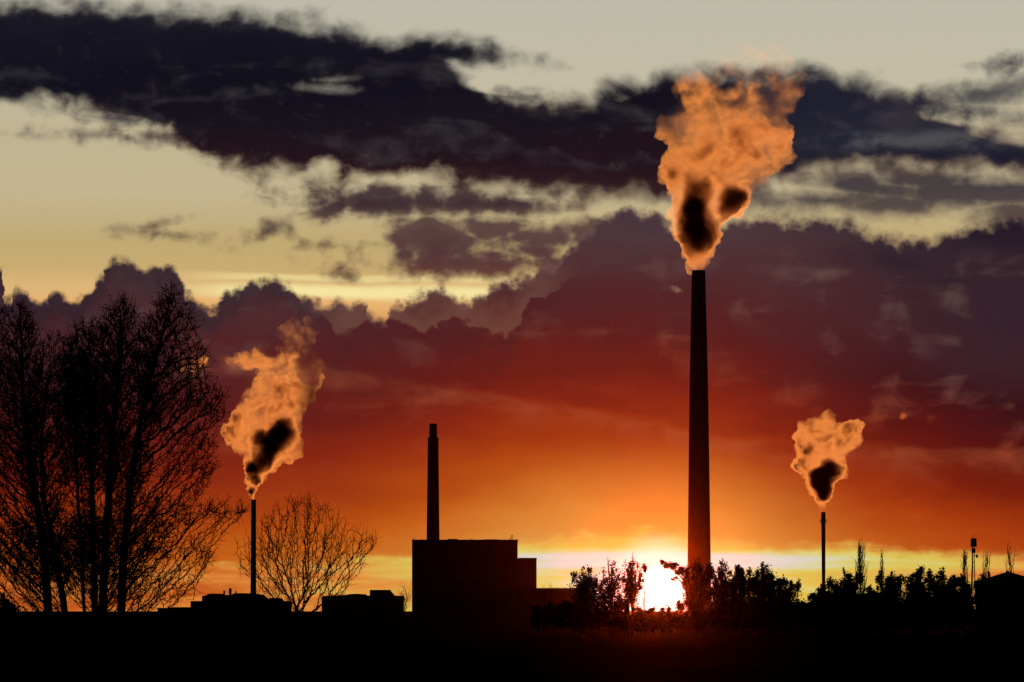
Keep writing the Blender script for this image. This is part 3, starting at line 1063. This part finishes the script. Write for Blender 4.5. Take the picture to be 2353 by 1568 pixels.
bare_tree('spreading_bare_tree', 'broad fan-shaped bare tree standing between the workshop and the office building', 900,
          [(686, 1450), (686, 1412), (684, 1398)],
          [(700, 1285, 145, 105, 520), (690, 1215, 105, 62, 300), (600, 1280, 66, 70, 120), (800, 1265, 66, 50, 150), (850, 1250, 26, 26, 30), (700, 1165, 70, 24, 80), (700, 1365, 130, 28, 90)],
          None, 21, 2.0, 0.42, 0.045, step=0.9, infl=9.0, kill=1.5, trop=(0, 0, 0.04), twig_len=(1.0, 2.8), pexp=2.1, slope=(0.8, 0.5))
G2 = 'small bare shrubs along the works'
for i, (px, top, w, n, lab) in enumerate((
        (930, 1338, 22, 70, 'low bare scrub sticking up beside the left wall of the boiler house'),
        (1262, 1335, 24, 90, 'sparse bare bush in front of the low hall, just right of the boiler house step'),
        (600, 1335, 30, 90, 'small bare bush at the foot of the left steel stack'))):
    bare_tree('bare_bush', lab, 940, [(px, 1450), (px, 1420), (px + 1, 1400)], [(px, (top + 1400) / 2, w, (1400 - top) / 2, n)], G2, 40 + i, 1.6, 0.10, 0.022,
              step=0.6, infl=7, kill=1.0, twig_len=(0.6, 1.8), cat='bush')

# ------------------------------------------------------------------ columnar poplars
def poplar(label, px, top, hw, Y, seed, dens):
    rs = np.random.RandomState(seed)
    k = mpp(Y)
    o = at(px, 1405, Y)
    t = thing('poplar_tree', label, 'tree', (o.x, Y, 0), 'bare columnar poplars on the skyline')
    H = at(px, top, Y).z
    r = hw * k
    zz = np.linspace(0, H, 14)
    xs = np.cumsum(rs.normal(0, 0.06, 14)) * 0.6
    P = np.stack([xs, np.cumsum(rs.normal(0, 0.05, 14)), zz], 1)
    rr = np.linspace(0.16, 0.03, 14)
    V, Q = tubes(P[:-1], P[1:], rr[:-1], rr[1:], 7)
    np_obj('trunk', V, Q, M['bark'], t)
    A, B, ra, rb = [], [], [], []
    for i in range(dens):
        f = rs.uniform(0.12, 0.95)
        z = f * H
        c = P[min(12, int(f * 13))].copy()
        c[2] = z
        a = rs.uniform(0, 6.28)
        lim = r * (min(1.0, 2.6 * (1 - f)) ** 0.8) * rs.uniform(0.35, 1.0)
        ln = min(H * 1.0 - z, rs.uniform(1.5, 5.5)) * 0.95
        q = c.copy()
        d = np.array([math.cos(a), math.sin(a), 0])
        n = 5
        for j in range(n):
            s0 = j / n
            s1 = (j + 1) / n
            nx = c + d * lim * (1 - (1 - s1) ** 2) + np.array([0, 0, ln * s1]) + rs.normal(0, 0.06, 3)
            A.append(q); B.append(nx)
            ra.append(0.035 * (1 - s0) + 0.014); rb.append(0.035 * (1 - s1) + 0.014)
            q = nx
            if j > 0 and rs.rand() < 0.8:
                e = nx + d * rs.uniform(-0.3, 0.3) + np.array([rs.normal(0, 0.16), rs.normal(0, 0.16), rs.uniform(0.5, 1.2)])
                A.append(nx); B.append(e); ra.append(0.015); rb.append(0.010)
    V, Q = tubes(np.array(A), np.array(B), np.array(ra), np.array(rb), 4)
    np_obj('crown', V, Q, M['twig'], t)


poplar('tallest bare poplar, right of the thin smoking stack', 1975, 1258, 17, 620, 1, 64)
poplar('narrow faint bare poplar, second one right of the thin stack', 2026, 1272, 8, 640, 2, 24)
poplar('bare poplar close beside the left of the telecom mast', 2213, 1276, 13, 620, 3, 38)
poplar('bare poplar standing right of the telecom mast', 2262, 1280, 14, 640, 4, 36)
poplar('thin bare poplar rising behind the house roof', 2314, 1257, 14, 640, 5, 28)


# ------------------------------------------------------------------ leafy trees along the right
def leafy_tree(label, px, top, lobes, Y, seed, n, size=(0.09, 0.21), girth=1.0, name='leafy_tree', cat='tree', group='leafy trees in the row on the right'):
    """lobes: (px, py, rx, ry, weight) clumps of foliage in photo pixels at depth Y"""
    rs = np.random.RandomState(seed)
    k = mpp(Y)
    o = at(px, 1405, Y)
    t = thing(name, label, cat, (o.x, Y, 0), group)
    def loc(a, b):
        q = at(a, b, Y)
        return np.array([q.x - o.x, 0.0, q.z])
    tot = sum(l[4] * l[2] * l[3] for l in lobes)
    C, cen = [], []
    for (lx, ly, rx, ry, wgt) in lobes:
        m = int(4.0 * n * wgt * rx * ry / tot)
        c = loc(lx, ly)
        depth = max(rx, 25) * 0.9
        # sub-clumps inside the lobe make an uneven outline with gaps
        ns = max(4, int(rx * ry / 55))
        sc = rs.normal(0, 1, (ns, 3))
        sc /= np.linalg.norm(sc, axis=1, keepdims=True)
        sc *= rs.rand(ns, 1) ** 0.45 * 0.82
        w = rs.randint(0, ns, m)
        rr = rs.uniform(0.22, 0.50, ns)
        q = sc[w] + rs.normal(0, 0.5, (m, 3)) * rr[w][:, None]
        C.append(c + q * np.array([rx * k, depth * k, ry * k]))
        for s in sc[:6]:
            cen.append(c + s * np.array([rx * k, depth * k, ry * k]) * 0.9)
    C = np.concatenate(C)
    C = C[C[:, 2] > 0.15]
    V, Q = cards(C, rs.uniform(size[0], size[1], len(C)), rs, 1.35)
    np_obj('crown', V, Q, M['leaf'], t)
    # trunk and limbs
    zt = loc(px, top)[2]
    zf = min(1.8, zt * 0.3)
    A, B, ra, rb = [np.array([0, 0, -0.2])], [np.array([0.05, 0, zf])], [0.17], [0.14]
    mid = np.array([0.0, 0, zt * 0.62])
    A.append(B[0]); B.append(mid); ra.append(0.14); rb.append(0.08)
    for c in cen:
        f = rs.uniform(0.1, 0.9)
        s = B[0] + (mid - B[0]) * f
        if c[2] < s[2]:
            s = B[0]
        h = s + (c - s) * 0.55 + np.array([0, 0, 0.12 * np.linalg.norm(c - s)])
        A += [s, h]; B += [h, c]; ra += [0.06, 0.04]; rb += [0.04, 0.015]
    V, Q = tubes(np.array(A), np.array(B), np.array(ra) * girth, np.array(rb) * girth, 5)
    np_obj('trunk', V, Q, M['bark'], t)
    return t


def auto_lobes(px, top, hw, base, rs, thin=1.0):
    """a ragged crown: a broad lower mass and a few spires"""
    h = base - top
    L = [(px, base - h * 0.22, hw * 1.35, h * 0.36, 1.35), (px + rs.uniform(-0.2, 0.2) * hw, base - h * 0.50, hw * 1.15, h * 0.32, 1.1 * thin)]
    for i in range(4):
        x = px + (i - 1.5) / 1.5 * hw * 0.8 + rs.uniform(-0.2, 0.2) * hw
        L.append((x, base - h * rs.uniform(0.48, 0.74), hw * rs.uniform(0.34, 0.55), h * rs.uniform(0.16, 0.26), 0.9 * thin))
    L.append((px + rs.uniform(-0.2, 0.2) * hw, top + h * 0.20, hw * 0.55, h * 0.20, 0.75 * thin))
    L.append((px + rs.uniform(-0.2, 0.2) * hw, top + h * 0.06, hw * 0.14, h * 0.10, 0.6 * thin))
    return L


ROW = [
    # px, top, half width, base, depth, leaves, thin, label
    (1345, 1298, 34, 1412, 520, 1900, 0.8, 'leafy tree at the left end of the row, beside the low hall'),
    (1402, 1280, 30, 1415, 535, 1150, 0.55, 'airy leafy tree, second in the row, left of the setting sun'),
    (1452, 1274, 20, 1385, 548, 760, 0.7, 'slim leafy tree just left of the sun, its crown full of bright holes'),
    (1661, 1284, 34, 1415, 525, 2500, 0.8, 'leafy tree directly right of the great chimney'),
    (1700, 1292, 22, 1412, 512, 2300, 1.3, 'dense dark narrow tree, second right of the great chimney'),
    (1752, 1296, 38, 1412, 520, 3300, 1.1, 'round dense leafy tree halfway between the great chimney and thin stack'),
    (1806, 1322, 36, 1412, 540, 2200, 0.8, 'lower sloping leafy tree left of the thin smoking stack'),
    (1890, 1342, 34, 1412, 500, 2400, 1.1, 'low rounded tree at the foot of the thin smoking stack'),
    (1944, 1307, 36, 1412, 525, 2700, 0.9, 'leafy tree in front of the tallest poplar'),
    (2000, 1346, 34, 1412, 505, 2100, 1.0, 'short leafy tree between the two left poplars'),
    (2044, 1312, 30, 1412, 520, 2300, 0.9, 'leafy tree at the foot of the narrow faint poplar'),
    (2108, 1300, 34, 1412, 525, 2800, 0.95, 'leafy tree with a pointed tip left of the telecom mast group'),
    (2168, 1308, 38, 1412, 515, 2800, 0.9, 'wide ragged tree left of the telecom mast'),
    (2207, 1320, 17, 1412, 500, 1900, 1.6, 'dense dark upright tree touching the left side of the telecom mast'),
    (2266, 1318, 28, 1412, 505, 2500, 1.1, 'leafy tree between the telecom mast and the house'),
]
rsA = np.random.RandomState(77)
for i, (px, top, hw, base, Y, n, thin, lab) in enumerate(ROW):
    leafy_tree(lab, px, top, auto_lobes(px, top, hw, base, rsA, thin), Y, 100 + i, n)
# the tree in front of the great chimney holds a bough out over the sun
leafy_tree('leafy tree in front of the great chimney, one bough arching over the sun', 1604, 1288,
           [(1604, 1375, 34, 40, 1.3), (1600, 1325, 24, 34, 0.9), (1578, 1322, 12, 26, 0.7), (1625, 1318, 18, 28, 0.9), (1540, 1300, 17, 14, 1.2), (1524, 1296, 9, 10, 0.9), (1558, 1309, 15, 14, 1.0), (1550, 1330, 9, 9, 0.5), (1572, 1350, 10, 26, 0.7), (1563, 1395, 14, 18, 0.7)],
           530, 140, 3000)
leafy_tree('thin leafy sapling standing at the left edge of the sun', 1480, 1290, [(1481, 1304, 10, 15, 0.8), (1474, 1328, 9, 13, 0.6), (1464, 1350, 11, 14, 0.6), (1454, 1376, 14, 18, 0.7), (1462, 1402, 18, 12, 0.7)], 545, 141, 420, girth=0.35)
leafy_tree('small loose tree with a dark clump low at the left of the sun', 1444, 1345, [(1444, 1362, 11, 15, 1.0), (1430, 1385, 16, 18, 0.7)], 540, 142, 600, girth=0.5)

# hedge and bushes at the foot of the row
def bush_run(label, x0, x1, top, Y, seed, n):
    rs = np.random.RandomState(seed)
    L = []
    for q in range(int((x1 - x0) / 9)):
        a = rs.uniform(x0, x1)
        b = top(a) + rs.uniform(-7, 10)
        L.append((a, b, rs.uniform(5, 12), rs.uniform(5, 11), 0.5))
    x = x0
    while x < x1:
        w = rs.uniform(16, 30)
        tp = top(x) + rs.uniform(-4, 6)
        L.append((x + w * 0.5, (tp + 1455) / 2, w * 0.8, (1455 - tp) / 2 * 1.05, 1.0))
        x += w * 0.8
    return leafy_tree(label, (x0 + x1) / 2, top((x0 + x1) / 2) + 25, L, Y, seed, n, (0.12, 0.26), 0.5, 'hedge', 'hedge', 'hedges at the foot of the trees')


bush_run('dark overgrown hedge below the setting sun', 1222, 1600, lambda x: 1408 if 1440 < x < 1580 else 1392, 480, 201, 8200)
bush_run('dark overgrown hedge under the leafy trees right of the great chimney', 1600, 1930, lambda x: 1388, 485, 202, 9000)
bush_run('dense hedge under the trees between the thin stack and the house', 1930, 2300, lambda x: 1376, 470, 203, 11000)
bush_run('small dark bush at the bottom of the left image edge', -30, 40, lambda x: 1368 if x < 15 else 1392, 470, 204, 1500)
#@@END_TREES


# ------------------------------------------------------------------ smoke plumes: real volumes lit from behind by the sun
def plume(label, top, Y, blobs, cores, D0, fall, wisp, voxel, disp, seed, nscale):
    """blobs: (px, py, r) of the hull; cores: (px, py, r, density) of the thick dark heart; densities per metre"""
    rs = np.random.RandomState(seed)
    k = mpp(Y)
    bm = bmesh.new()
    zmax = 0
    for (px, py, r) in blobs:
        q = at(px, py, Y) - top
        dep = rs.uniform(-0.35, 0.35) * r * k
        bmesh.ops.create_icosphere(bm, subdivisions=3, radius=r * k, matrix=Matrix.Translation((q.x, dep, q.z)))
        zmax = max(zmax, q.z + r * k)
    me = bpy.data.meshes.new('plume_hull')
    bm.to_mesh(me)
    bm.free()
    tmp = bpy.data.objects.new('plume_hull', me)
    COL.objects.link(tmp)
    md = tmp.modifiers.new('remesh', 'REMESH')
    md.mode = 'VOXEL'
    md.voxel_size = voxel
    for typ, sc, st in (('CLOUDS', disp * 5.0, disp * 2.2), ('VORONOI', disp * 3.0, -disp * 2.2), ('VORONOI', disp * 1.1, -disp * 1.0)):
        tx = bpy.data.textures.new('billow', typ)
        tx.noise_scale = sc
        if typ == 'VORONOI':
            tx.distance_metric = 'DISTANCE'
        dm = tmp.modifiers.new('displace', 'DISPLACE')
        dm.texture = tx
        dm.texture_coords = 'LOCAL'
        dm.strength = st
        dm.mid_level = 0.45
    md = tmp.modifiers.new('remesh', 'REMESH')
    md.mode = 'VOXEL'
    md.voxel_size = voxel * 0.8
    dg = bpy.context.evaluated_depsgraph_get()
    me2 = bpy.data.meshes.new_from_object(tmp.evaluated_get(dg))
    bpy.data.objects.remove(tmp)
    bpy.data.meshes.remove(me)
    me2.name = 'smoke_plume'
    o = bpy.data.objects.new('smoke_plume', me2)
    COL.objects.link(o)
    o.location = top
    tag(o, label, 'smoke', 'smoke plumes from the stacks')

    m = bpy.data.materials.new('smoke')
    m.use_nodes = True
    nt = m.node_tree
    nt.nodes.clear()
    S.tree = nt
    tc = nt.nodes.new('ShaderNodeTexCoord')
    sep = nt.nodes.new('ShaderNodeSeparateXYZ')
    nt.links.new(tc.outputs['Object'], sep.inputs[0])
    h = S(sep.outputs[2])
    P = S(tc.outputs['Object'])
    n1 = noise(P, nscale, 4, 0.55, 0.4, '3D')
    h0 = h / zmax
    fallv = curve(h0, fall, 0, 1, 0, 1)
    n2 = noise(P, nscale * 0.8, 3, 0.5, 0.5, '3D')
    n3 = noise(P, nscale * 2.6, 3, 0.6, 0.3, '3D')
    mod = (step(n1, -0.06, 0.12) * 1.0 + step(n2, 0.02, 0.12) * 4.0 + 0.22) * (0.35 + step(n3, -0.10, 0.14) * 1.3)
    cut = curve(h0, wisp, 0, 1, -1, 1)
    w = step(n1 - cut, -0.07, 0.13)
    dens = fallv * D0 * mod * w
    for (px, py, r, dd) in cores:
        q = at(px, py, Y) - top
        vm = nt.nodes.new('ShaderNodeVectorMath')
        vm.operation = 'DISTANCE'
        nt.links.new(P.s, vm.inputs[0])
        vm.inputs[1].default_value = (q.x, 0, q.z)
        dist = S(vm.outputs['Value']) / (r * k) + n1 * 2.1 + n2 * 1.7 + n3 * 1.3
        dens = dens + step(dist, 1.30, 0.35) * (dd * 1.7)
    pv = nt.nodes.new('ShaderNodeVolumePrincipled')
    pv.inputs['Color'].default_value = (0.78, 0.70, 0.62, 1)
    pv.inputs['Absorption Color'].default_value = (1.0, 0.2, 0.1, 1)
    pv.inputs['Anisotropy'].default_value = 0.62
    nt.links.new(dens.s, pv.inputs['Density'])
    out = nt.nodes.new('ShaderNodeOutputMaterial')
    nt.links.new(pv.outputs[0], out.inputs['Volume'])
    me2.materials.clear()
    me2.materials.append(m)
    return o


scene.cycles.volume_step_rate = 0.15
scene.cycles.volume_max_steps = 512

plume('broad glowing plume rising from the great chimney, dark at its heart', BIG_TOP, 2070,
      [(1606, 613, 14), (1606, 602, 25), (1606, 584, 33), (1606, 562, 42), (1606, 538, 50), (1606, 510, 56), (1596, 480, 55), (1642, 476, 50), (1676, 462, 46), (1594, 440, 60), (1650, 420, 72), (1700, 430, 40),
       (1560, 400, 42), (1600, 370, 75), (1680, 370, 88), (1740, 350, 72), (1788, 352, 42), (1540, 302, 34), (1580, 310, 50), (1640, 300, 86), (1720, 290, 88), (1780, 300, 42), (1600, 255, 45),
       (1660, 225, 76), (1735, 218, 82), (1795, 222, 58), (1600, 205, 52), (1640, 168, 56), (1700, 150, 60), (1770, 165, 56), (1660, 130, 40), (1700, 112, 34), (1830, 200, 36), (1780, 120, 34), (1815, 110, 24)],
      [(1604, 558, 43, 0.19), (1588, 532, 38, 0.19), (1628, 542, 40, 0.19), (1640, 520, 29, 0.15), (1588, 500, 38, 0.19), (1614, 505, 38, 0.15), (1586, 470, 29, 0.15), (1606, 440, 40, 0.16), (1592, 418, 22, 0.11), (1622, 425, 25, 0.11),
       (1684, 470, 36, 0.23), (1676, 446, 29, 0.17), (1700, 456, 27, 0.15), (1668, 490, 20, 0.13), (1628, 332, 29, 0.09), (1616, 366, 27, 0.06), (1640, 300, 18, 0.05)],
      0.17, [(0, 1.0), (0.1, 0.75), (0.25, 0.42), (0.45, 0.25), (0.62, 0.17), (0.75, 0.10), (0.84, 0.075), (1, 0.06)],
      [(0, -0.6), (0.56, -0.5), (0.66, -0.16), (0.74, -0.06), (0.84, 0.0), (1, 0.08)], 0.8, 2.6, 5, 0.055)
plume('leaning orange plume from the slender left stack, wispy at its top', LEFT_TOP, 1300,
      [(583, 1142, 7), (583, 1132, 10), (585, 1118, 15), (587, 1100, 22), (592, 1080, 30), (600, 1060, 38), (605, 1035, 44), (628, 1040, 40), (655, 1025, 42), (570, 1010, 36), (545, 1000, 34), (580, 970, 52), (640, 980, 56),
       (660, 940, 44), (600, 930, 46), (625, 890, 50), (690, 900, 38), (660, 860, 46), (710, 870, 34), (715, 845, 26), (625, 850, 36), (650, 815, 38), (600, 825, 30), (560, 830, 28), (535, 835, 16), (690, 790, 36), (655, 765, 28), (705, 750, 30), (660, 720, 24), (648, 705, 16),
       (436, 845, 15), (450, 838, 13), (465, 830, 10), (422, 850, 11)],
      [(584, 1086, 18, 0.90), (598, 1070, 21, 0.81), (572, 1074, 15, 0.72), (606, 1050, 23, 0.81), (618, 1032, 26, 0.81), (606, 1014, 23, 0.63), (630, 1012, 27, 0.72), (648, 998, 27, 0.63), (654, 976, 22, 0.45), (634, 985, 22, 0.45), (600, 998, 16, 0.36), (645, 940, 22, 0.11), (590, 1105, 12, 0.81)],
      0.42, [(0, 1.0), (0.1, 0.75), (0.25, 0.40), (0.5, 0.24), (0.66, 0.16), (0.76, 0.10), (1, 0.06)],
      [(0, -0.6), (0.55, -0.5), (0.66, -0.18), (0.74, 0.0), (1, 0.08)], 0.32, 1.0, 6, 0.13)
plume('compact heart-shaped plume from the thin right stack with dark centre', RIGHT_TOP, 1500,
      [(1890.5, 1172, 5.5), (1890.5, 1163, 8), (1890, 1150, 14), (1889, 1135, 22), (1888, 1118, 30), (1888, 1100, 38), (1886, 1080, 44), (1846, 1070, 25), (1910, 1070, 38), (1930, 1085, 20), (1880, 1040, 50), (1850, 1030, 26), (1858, 1000, 34),
       (1895, 1000, 40), (1915, 1020, 42), (1945, 1010, 34), (1958, 990, 25), (1898, 965, 22), (1870, 980, 24)],
      [(1893, 1142, 18, 0.72), (1898, 1126, 22, 0.81), (1884, 1118, 22, 0.72), (1878, 1102, 23, 0.72), (1866, 1090, 16, 0.54), (1900, 1104, 24, 0.72), (1912, 1084, 23, 0.72), (1905, 1070, 19, 0.45), (1860, 1030, 12, 0.45), (1898, 985, 9, 0.27), (1925, 1015, 11, 0.27)],
      0.42, [(0, 1.0), (0.15, 0.7), (0.35, 0.40), (0.6, 0.30), (0.8, 0.26), (1, 0.22)],
      [(0, -0.6), (0.8, -0.4), (1, -0.16)], 0.34, 1.0, 7, 0.12)


# ------------------------------------------------------------------ red-tinted haze box, added to stand in for lens glow round the sun
def glow_haze():
    o = MB().box(-6500, 6500, -1200, 8000, -1.6, 300).build('glow_haze', None)
    o['kind'] = 'stuff'
    m = bpy.data.materials.new('glow_haze')
    m.use_nodes = True
    nt = m.node_tree
    nt.nodes.clear()
    pv = nt.nodes.new('ShaderNodeVolumePrincipled')
    pv.inputs['Color'].default_value = GLOW_HAZE[1]
    pv.inputs['Density'].default_value = GLOW_HAZE[0]
    pv.inputs['Anisotropy'].default_value = GLOW_HAZE[2]
    out = nt.nodes.new('ShaderNodeOutputMaterial')
    nt.links.new(pv.outputs[0], out.inputs['Volume'])
    o.data.materials.clear()
    o.data.materials.append(m)


GLOW_HAZE = (1.5e-5, (0.012, 0.0018, 0.00025, 1), 0.9935)
glow_haze()
#@@END_PLUMES
